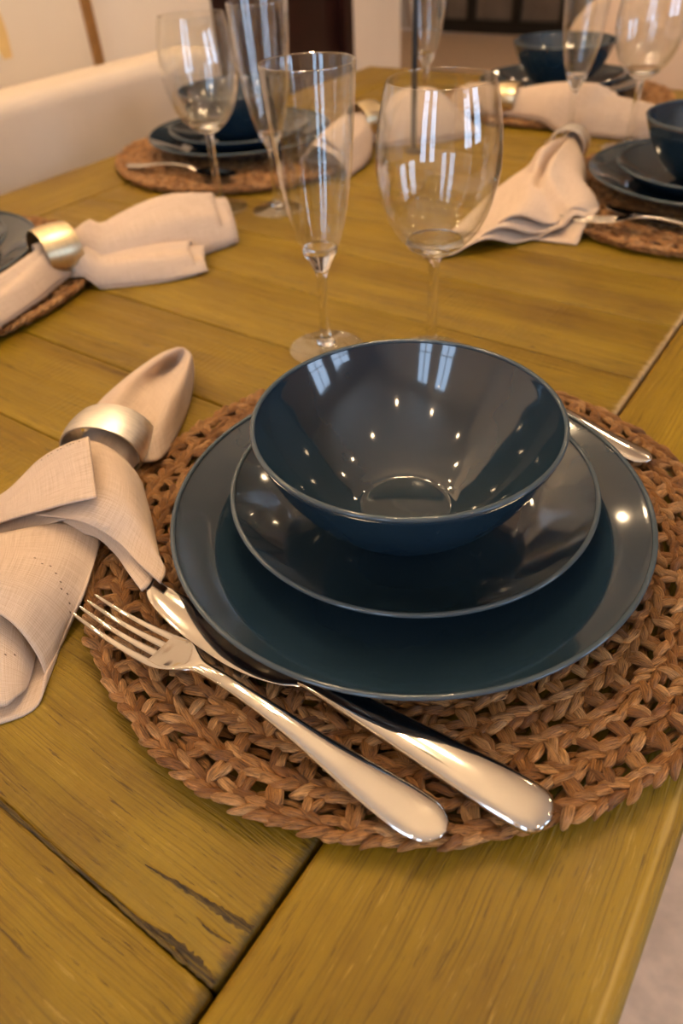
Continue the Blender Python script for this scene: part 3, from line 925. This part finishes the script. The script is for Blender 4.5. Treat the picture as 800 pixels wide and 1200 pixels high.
# ------------------------------------------------------------------ napkins
NAPKIN_FOLDS = {
  'tail': [
    [(-3907, 2034, 60), (-3816, 2042, 180), (-3686, 2066, 280), (-3525, 2067, 300), (-3345, 2026, 260), (-3250, 1960, 170)],
    [(-4085, 2303, 60), (-3980, 2297, 200), (-3804, 2303, 310), (-3643, 2307, 330), (-3472, 2277, 270), (-3416, 2234, 155)],
    [(-4402, 2653, 20), (-4173, 2606, 200), (-3957, 2623, 320), (-3848, 2682, 250), (-3491, 2532, 270), (-3324, 2400, 155)],
    [(-4518, 3023, 20), (-4299, 2952, 180), (-4110, 2971, 280), (-4133, 3095, 140), (-3650, 2841, 270), (-3638, 2864, 20)],
    [(-4572, 3340, 20), (-4341, 3250, 180), (-4174, 3246, 260), (-4242, 3359, 90), (-3814, 3133, 270), (-3815, 3140, 20)],
    [(-4554, 3511, 40), (-4343, 3426, 180), (-4143, 3364, 280), (-4188, 3418, 140), (-3894, 3274, 280), (-3976, 3350, 30)],
    [(-4482, 3554, 80), (-4287, 3466, 200), (-4110, 3405, 300), (-4047, 3409, 300), (-3966, 3387, 280), (-4074, 3476, 80)],
  ],
  'flap': [
    [(-4066, 1403, 80), (-3805, 1554, 260), (-3711, 1764, 390), (-3562, 1885, 490), (-3430, 1989, 540)],
    [(-3978, 1353, 100), (-3694, 1487, 260), (-3527, 1656, 390), (-3379, 1779, 480), (-3261, 1862, 530)],
    [(-3905, 1304, 100), (-3623, 1432, 250), (-3407, 1568, 370), (-3233, 1678, 460), (-3110, 1746, 510)],
    [(-3860, 1269, 90), (-3574, 1393, 240), (-3337, 1494, 350), (-3134, 1577, 440), (-2986, 1652, 490)],
  ],
  'flap_under': [
    [(-3927, 1296, 50), (-3696, 1461, 150), (-3465, 1584, 250), (-3209, 1703, 340), (-3015, 1813, 380)],
    [(-3841, 1239, 50), (-3626, 1407, 140), (-3411, 1539, 240), (-3161, 1646, 330), (-2975, 1761, 370)],
    [(-3757, 1178, 40), (-3554, 1315, 120), (-3396, 1452, 210), (-3219, 1565, 290), (-3071, 1648, 330)],
  ],
  'wing': [
    [(-3632, 2051, 400), (-3454, 2066, 430), (-3289, 2066, 400), (-3178, 2060, 340), (-3120, 2052, 260)],
    [(-3343, 1875, 430), (-3162, 1887, 450), (-3039, 1910, 400), (-2958, 1912, 300), (-2841, 1857, 210)],
    [(-3271, 1684, 360), (-3036, 1731, 430), (-2866, 1748, 390), (-2727, 1731, 310), (-2566, 1658, 250)],
    [(-3333, 1549, 310), (-3024, 1594, 380), (-2838, 1637, 330), (-2656, 1622, 280), (-2454, 1599, 240)],
    [(-3436, 1480, 280), (-3060, 1551, 350), (-2839, 1586, 290), (-2606, 1543, 260), (-2413, 1516, 230)],
  ],
  'wing_under': [
    [(-3402, 1627, 240), (-3105, 1666, 300), (-2892, 1675, 260), (-2694, 1642, 230), (-2551, 1615, 200)],
    [(-3429, 1544, 220), (-3112, 1600, 280), (-2890, 1614, 200), (-2640, 1536, 220), (-2487, 1501, 200)],
    [(-3348, 1464, 160), (-3074, 1581, 210), (-2874, 1576, 170), (-2624, 1480, 210), (-2494, 1441, 190)],
  ],
  'roll_top': [
    [(-4209, 761, 30), (-3863, 974, 200), (-3539, 1192, 270), (-3376, 1422, 250), (-3236, 1587, 230), (-3086, 1620, 180), (-3032, 1597, 155)],
    [(-4031, 665, 30), (-3662, 873, 240), (-3302, 1062, 340), (-3130, 1204, 310), (-2975, 1296, 260), (-2859, 1330, 170), (-2800, 1293, 155)],
    [(-3964, 628, 30), (-3561, 812, 240), (-3155, 928, 380), (-2980, 1024, 340), (-2853, 1075, 260), (-2773, 1098, 120), (-2768, 1086, 20)],
    [(-3709, 491, 30), (-3395, 703, 220), (-3099, 822, 340), (-2907, 876, 300), (-2779, 883, 240), (-2687, 871, 120), (-2630, 841, 20)],
  ],
  'roll_bottom': [
    [(-3032, 1597, 155), (-3070, 1455, 155), (-3393, 1337, 10), (-3668, 1165, 10), (-3992, 962, 10)],
    [(-2804, 1290, 155), (-2884, 1184, 80), (-3083, 1017, 10), (-3315, 870, 10), (-3600, 726, 10)],
    [(-2746, 1048, 30), (-2693, 919, 10), (-2779, 767, 10), (-2988, 601, 10), (-3208, 491, 10)],
    [(-2612, 834, 50), (-2525, 693, 10), (-2599, 535, 10), (-2751, 397, 10), (-2909, 311, 10)],
  ],
  'roll_inner': [
    [(-3953, 952, 40), (-3461, 1070, 240), (-3231, 1135, 240), (-3075, 1150, 140), (-3002, 1113, 40)],
    [(-3594, 737, 40), (-3220, 900, 220), (-3034, 931, 220), (-2888, 943, 140), (-2783, 901, 40)],
    [(-3292, 550, 30), (-3047, 716, 180), (-2854, 758, 170), (-2734, 786, 110), (-2690, 794, 30)],
    [(-3049, 399, 20), (-2848, 521, 90), (-2631, 584, 70), (-2614, 667, 60), (-2647, 736, 30)],
  ],
}
grids = {k: grid_up(np.array(v, float) / 10000.0 + np.array([0, 0, TOP]), 8) for k, v in NAPKIN_FOLDS.items()}
nap_a = cloth('napkin', list(grids.values()))
tag(nap_a, 'knotted beige linen napkin with hemstitched corner, pulled through a silver ring', 'napkin', 'beige linen napkins')

def hem(grid, line, n, parent):
    """drawn-thread holes along a line of (row, column) fractions on a fold"""
    v, f = [], []
    nr, nc, _ = grid.shape
    for i in range(n):
        t = i / (n - 1)
        rr = line[0][0] + (line[1][0] - line[0][0]) * t
        cc = line[0][1] + (line[1][1] - line[0][1]) * t
        a, b = int(rr * (nr - 1)), int(cc * (nc - 1))
        a, b = min(a, nr - 2), min(b, nc - 2)
        p = Vector(grid[a, b])
        e1 = (Vector(grid[a, b + 1]) - p).normalized()
        e2 = (Vector(grid[a + 1, b]) - p).normalized()
        nn = e1.cross(e2).normalized()
        if nn.z < 0:
            nn = -nn
        p = p + nn * 0.0008
        k = len(v)
        for q in range(6):
            an = 2 * PI * q / 6
            v.append(p + e1 * math.cos(an) * 0.0008 + e2 * math.sin(an) * 0.0004)
        f.append(tuple(range(k, k + 6)))
    return mesh_obj('hemstitch', v, f, MT['stitch'], parent, False)
hem(grids['flap'], ((0.06, 0.55), (0.06, 0.92)), 9, nap_a)
hem(grids['roll_top'], ((0.35, 0.56), (0.60, 0.86)), 9, nap_a)
hem(grids['roll_inner'], ((0.72, 0.35), (0.66, 0.70)), 5, nap_a)

def napkin_ring(loc, yaw, pitch, rad, width, material, label, sq=1.0):
    n, seg = 9, 56
    prof = []
    for i in range(n):
        x = -width / 2 + width * i / (n - 1)
        prof.append((rad + 0.0018 * (1 - (2 * x / width) ** 2), x))
    for i in range(n):
        x = width / 2 - width * i / (n - 1)
        prof.append((rad - 0.0012 + 0.0018 * (1 - (2 * x / width) ** 2), x))
    o = lathe('napkin_ring', prof, material, None, seg, 60, close=True)
    o.matrix_world = Matrix.Translation(loc) @ Matrix.Rotation(yaw, 4, 'Z') @ Matrix.Rotation(PI / 2 - pitch, 4, 'Y') @ Matrix.Diagonal((sq, 1, 1, 1))
    return tag(o, label, 'napkin ring', 'metal napkin rings')

MATS = (CA, CB, CC, CE, CFr)
def rest(x, y):
    h = 0.0
    for m in MATS:
        t = min(1.0, max(0.0, (0.207 - math.hypot(x - m.x, y - m.y)) / 0.013))
        h = max(h, 0.0138 * t * t * (3 - 2 * t))
    return h

def fan(c, yaw, st, thick_layers=1, pleats=3, amp=0.006, lift=0.0, seed=0, droop=0.0, slot=None):
    """folds spreading from a ring: stations (distance, half width, height, side shift); local x is the way the cloth runs"""
    r = random.Random(seed)
    S = crm([tuple(s) for s in st], 6)
    out = []
    ph = r.uniform(0, 6)
    for layer in range(thick_layers):
        rows = []
        m = 44
        for q, (dx, hw, h, sh) in enumerate(S):
            t = q / (len(S) - 1)
            row = []
            for j in range(m + 1):
                u = -1 + 2 * j / m
                arch = max(0.0, 1 - abs(u) ** 2.6) ** 0.75
                z = 0.0022 + (h - layer * 0.007) * arch + amp * t * arch * math.sin(pleats * PI * u + ph + layer)
                if slot:
                    u0, wd, dep, t0, t1 = slot
                    z -= dep * math.exp(-((u - u0) / wd) ** 2) * max(0.0, math.sin(PI * min(1, max(0, (t - t0) / (t1 - t0))))) ** 0.7
                z = max(0.0022 + 0.0008 * layer, z) + lift
                x = dx + 0.012 * layer * t + amp * 1.6 * t * math.sin(2.3 * u + ph + 0.8 * layer) - droop * t * u
                y = sh + hw * u * (1 + 0.03 * layer)
                X, Y = c[0] + x * math.cos(yaw) - y * math.sin(yaw), c[1] + x * math.sin(yaw) + y * math.cos(yaw)
                row.append((X, Y, TOP + z + rest(X, Y)))
            rows.append(row)
        out.append(np.array(rows))
    # underside of the folds
    rows = []
    for q, (dx, hw, h, sh) in enumerate(S):
        row = []
        for u in np.linspace(-1, 1, 21):
            X = c[0] + (dx - 0.004) * math.cos(yaw) - (sh + hw * u) * math.sin(yaw)
            Y = c[1] + (dx - 0.004) * math.sin(yaw) + (sh + hw * u) * math.cos(yaw)
            row.append((X, Y, TOP + 0.0014 + lift + rest(X, Y)))
        rows.append(row)
    out.append(np.array(rows))
    return out

NG = 'beige linen napkins'
napkin_ring(Vector((-0.3690, 0.2270, TOP + 0.0236)), math.atan2(0.9, -0.42), 0.0, 0.0290, 0.028, MT['ring_silver'], 'brushed silver napkin ring around the knotted napkin beside the fork', 0.74)

B0 = (-0.660, 0.417)
b = fan(B0, 1.22, [(-0.02, 0.017, 0.030, 0), (0.02, 0.019, 0.032, 0.002), (0.07, 0.038, 0.044, 0.012), (0.13, 0.046, 0.050, 0.016), (0.185, 0.040, 0.040, 0.014)], 2, 2, 0.004, 0, 1)
b += fan(B0, 0.98, [(0.01, 0.016, 0.020, -0.004), (0.05, 0.026, 0.022, -0.010), (0.10, 0.032, 0.022, -0.014), (0.135, 0.030, 0.018, -0.014)], 2, 2, 0.003, 0, 2)
b += fan(B0, -1.42, [(-0.02, 0.017, 0.028, 0), (0.02, 0.019, 0.028, 0), (0.07, 0.026, 0.022, 0.004), (0.13, 0.030, 0.018, 0.006)], 2, 3, 0.003, 0, 3)
tag(cloth('napkin', b), 'beige linen napkin gathered in the wide gold ring, lying across the placemat edge', 'napkin', NG)
napkin_ring(Vector((B0[0], B0[1], TOP + 0.0372)), 1.35, 0.0, 0.0258, 0.036, MT['ring_gold'], 'wide champagne gold napkin ring on the napkin across from the knotted one', 0.9)

C0 = (-0.655, 0.985)
c = fan(C0, -1.36, [(-0.02, 0.017, 0.030, 0), (0.02, 0.019, 0.032, 0), (0.08, 0.036, 0.040, 0), (0.15, 0.034, 0.030, 0)], 2, 2, 0.004, 0, 4)
c += fan(C0, 1.05, [(-0.02, 0.017, 0.030, 0), (0.02, 0.020, 0.034, 0), (0.07, 0.048, 0.058, 0.006), (0.11, 0.056, 0.060, 0.004), (0.150, 0.054, 0.030, 0)], 2, 3, 0.006, 0, 5)
tag(cloth('napkin', c), 'beige linen napkin gathered by a ring beside the thin black rod', 'napkin', NG)
napkin_ring(Vector((C0[0], C0[1], TOP + 0.0372)), 1.25, 0.0, 0.0258, 0.034, MT['ring_gold'], 'gold napkin ring on the napkin beside the thin black rod', 0.9)

E0 = (-0.520, 1.193)
e = fan(E0, 3.10, [(-0.02, 0.017, 0.030, 0), (0.02, 0.019, 0.032, 0), (0.05, 0.028, 0.034, 0), (0.088, 0.030, 0.028, 0)], 2, 3, 0.004, 0, 6)
e += fan(E0, 0.02, [(-0.02, 0.017, 0.030, 0), (0.02, 0.020, 0.034, 0), (0.08, 0.032, 0.044, 0), (0.16, 0.034, 0.044, 0), (0.235, 0.032, 0.034, 0)], 2, 2, 0.004, 0, 7)
tag(cloth('napkin', e), 'beige linen napkin lying in front of the blue dishes at the head setting', 'napkin', NG)
napkin_ring(Vector((E0[0], E0[1], TOP + 0.0355)), 0.05, 0.0, 0.0235, 0.032, MT['ring_gold'], 'gold napkin ring in front of the blue dishes at the head setting', 0.9)

F0 = (-0.340, 0.985)
f = fan(F0, -1.42, [(-0.035, 0.017, 0.030, 0), (0.01, 0.018, 0.031, 0), (0.07, 0.038, 0.038, -0.004), (0.14, 0.052, 0.036, -0.006), (0.20, 0.068, 0.026, 0.002), (0.245, 0.068, 0.020, 0.000)], 3, 2, 0.007, 0.0, 8, 0.055, (0.12, 0.075, 0.034, 0.12, 0.72))
tag(cloth('napkin', f), 'beige linen napkin fanned open with layered edges beside the neighbouring blue plates', 'napkin', NG)
napkin_ring(Vector((F0[0], F0[1], TOP + 0.0355)), -1.42, 0.0, 0.0235, 0.030, MT['ring_silver'], 'silver napkin ring on the napkin with fanned layered edges', 0.9)

# ------------------------------------------------------------------ thin black rod on the table, seating, picture
rd = thing('black_rod', 'thin black upright rod standing on the table beside a gathered napkin', 'rod', (-0.575, 0.990, TOP))
lathe('foot', [(0.0, 0.0), (0.012, 0.0), (0.012, 0.002), (0.005, 0.004), (0.0, 0.004)], MT['black'], rd, 24, 40)
tube('shaft', [(0, 0, 0.003), (0, 0, 0.30), (0, 0, 0.42)], 0.0042, MT['black'], rd)

bn = thing('bench', 'long cream upholstered bench drawn up along the table', 'bench', (-1.30, 0.25, 0))
box('seat', (-0.24, -0.87, 0.30), (0.16, 0.87, 0.46), MT['upholstery'], bn, 0.03, 4)
box('plinth', (-0.20, -0.83, 0.0), (0.12, 0.83, 0.31), MT['upholstery'], bn, 0.01)
bk = box('backrest', (-0.10, -0.87, 0.0), (0.0, 0.87, 0.50), MT['upholstery'], bn, 0.025, 4, (0.245, 0, 0.355))

hc = thing('dining_chair', 'beige upholstered dining chair with rounded back at the head of the table', 'chair', (-0.37, 1.66, 0))
bm = bmesh.new()
W2, H2, R2 = 0.25, 0.50, 0.10
ol = [(-W2, 0.0), (W2, 0.0)]
for k in range(9):
    a = PI / 2 * k / 8
    ol.append((W2 - R2 + R2 * math.cos(a), H2 - R2 + R2 * math.sin(a)))
for k in range(9):
    a = PI / 2 + PI / 2 * k / 8
    ol.append((-W2 + R2 + R2 * math.cos(a), H2 - R2 + R2 * math.sin(a)))
fr = [bm.verts.new((x, 0.0, z)) for x, z in ol]
bk2 = [bm.verts.new((x, 0.07, z)) for x, z in ol]
bm.faces.new(fr)
bm.faces.new(bk2[::-1])
for i in range(len(ol)):
    j = (i + 1) % len(ol)
    bm.faces.new((fr[j], fr[i], bk2[i], bk2[j]))
bmesh.ops.recalc_face_normals(bm, faces=bm.faces)
bmesh.ops.bevel(bm, geom=[ed for ed in bm.edges if abs(ed.verts[0].co.y - ed.verts[1].co.y) < 1e-5], offset=0.018, segments=3, affect='EDGES', profile=0.5)
me = bpy.data.meshes.new('backrest')
bm.to_mesh(me)
bm.free()
me.polygons.foreach_set('use_smooth', [True] * len(me.polygons))
me.set_sharp_from_angle(angle=math.radians(40))
me.materials.append(MT['beige_fabric'])
bo = link('backrest', me, hc)
bo.location = (0, -0.02, 0.385)
bo.rotation_euler = (-0.06, 0, 0)
box('seat', (-0.24, -0.42, 0.38), (0.24, 0.03, 0.47), MT['beige_fabric'], hc, 0.025, 4)
for lx in (-0.21, 0.21):
    for ly in (-0.39, 0.0):
        tube('leg', [(lx, ly, 0.39), (lx * 1.05, ly, 0.0)], [0.02, 0.013], MT['leg_wood'], hc, 10)

pc = thing('framed_picture', 'framed cream canvas with ochre brush strokes on the wall behind the bench', 'picture', (-1.996, 1.04, 1.12))
box('canvas', (0.004, -0.52, -0.55), (0.016, 0.52, 0.55), MT['canvas'], pc)
for lo, hi in (((0, 0.52, -0.57), (0.03, 0.55, 0.57)), ((0, -0.55, -0.57), (0.03, -0.52, 0.57)), ((0, -0.52, 0.55), (0.03, 0.52, 0.57)), ((0, -0.52, -0.57), (0.03, 0.52, -0.55))):
    box('frame', lo, hi, MT['oak'], pc, 0.003)
for pts, rad in (([(0.0165, 0.13, 0.10), (0.0165, 0.18, -0.12), (0.0165, 0.235, -0.27), (0.0165, 0.25, -0.36)], [0.02, 0.05, 0.04, 0.018]),
                 ([(0.0165, -0.05, 0.35), (0.0165, 0.02, 0.10), (0.0165, 0.10, -0.10)], [0.015, 0.05, 0.02])):
    P = crm(pts, 8)
    Rr = np.interp(np.linspace(0, 1, len(P)), np.linspace(0, 1, len(rad)), rad)
    v, fc = [], []
    for q, rr in zip(P, Rr):
        v += [(q[0] - 0.001, q[1] - rr, q[2]), (q[0] + 0.0012, q[1], q[2]), (q[0] - 0.001, q[1] + rr, q[2])]
    for i in range(len(P) - 1):
        for j in range(2):
            fc.append((i * 3 + j, i * 3 + j + 1, i * 3 + j + 4, i * 3 + j + 3))
    mesh_obj('brush_stroke', v, fc, MT['ochre'], pc)
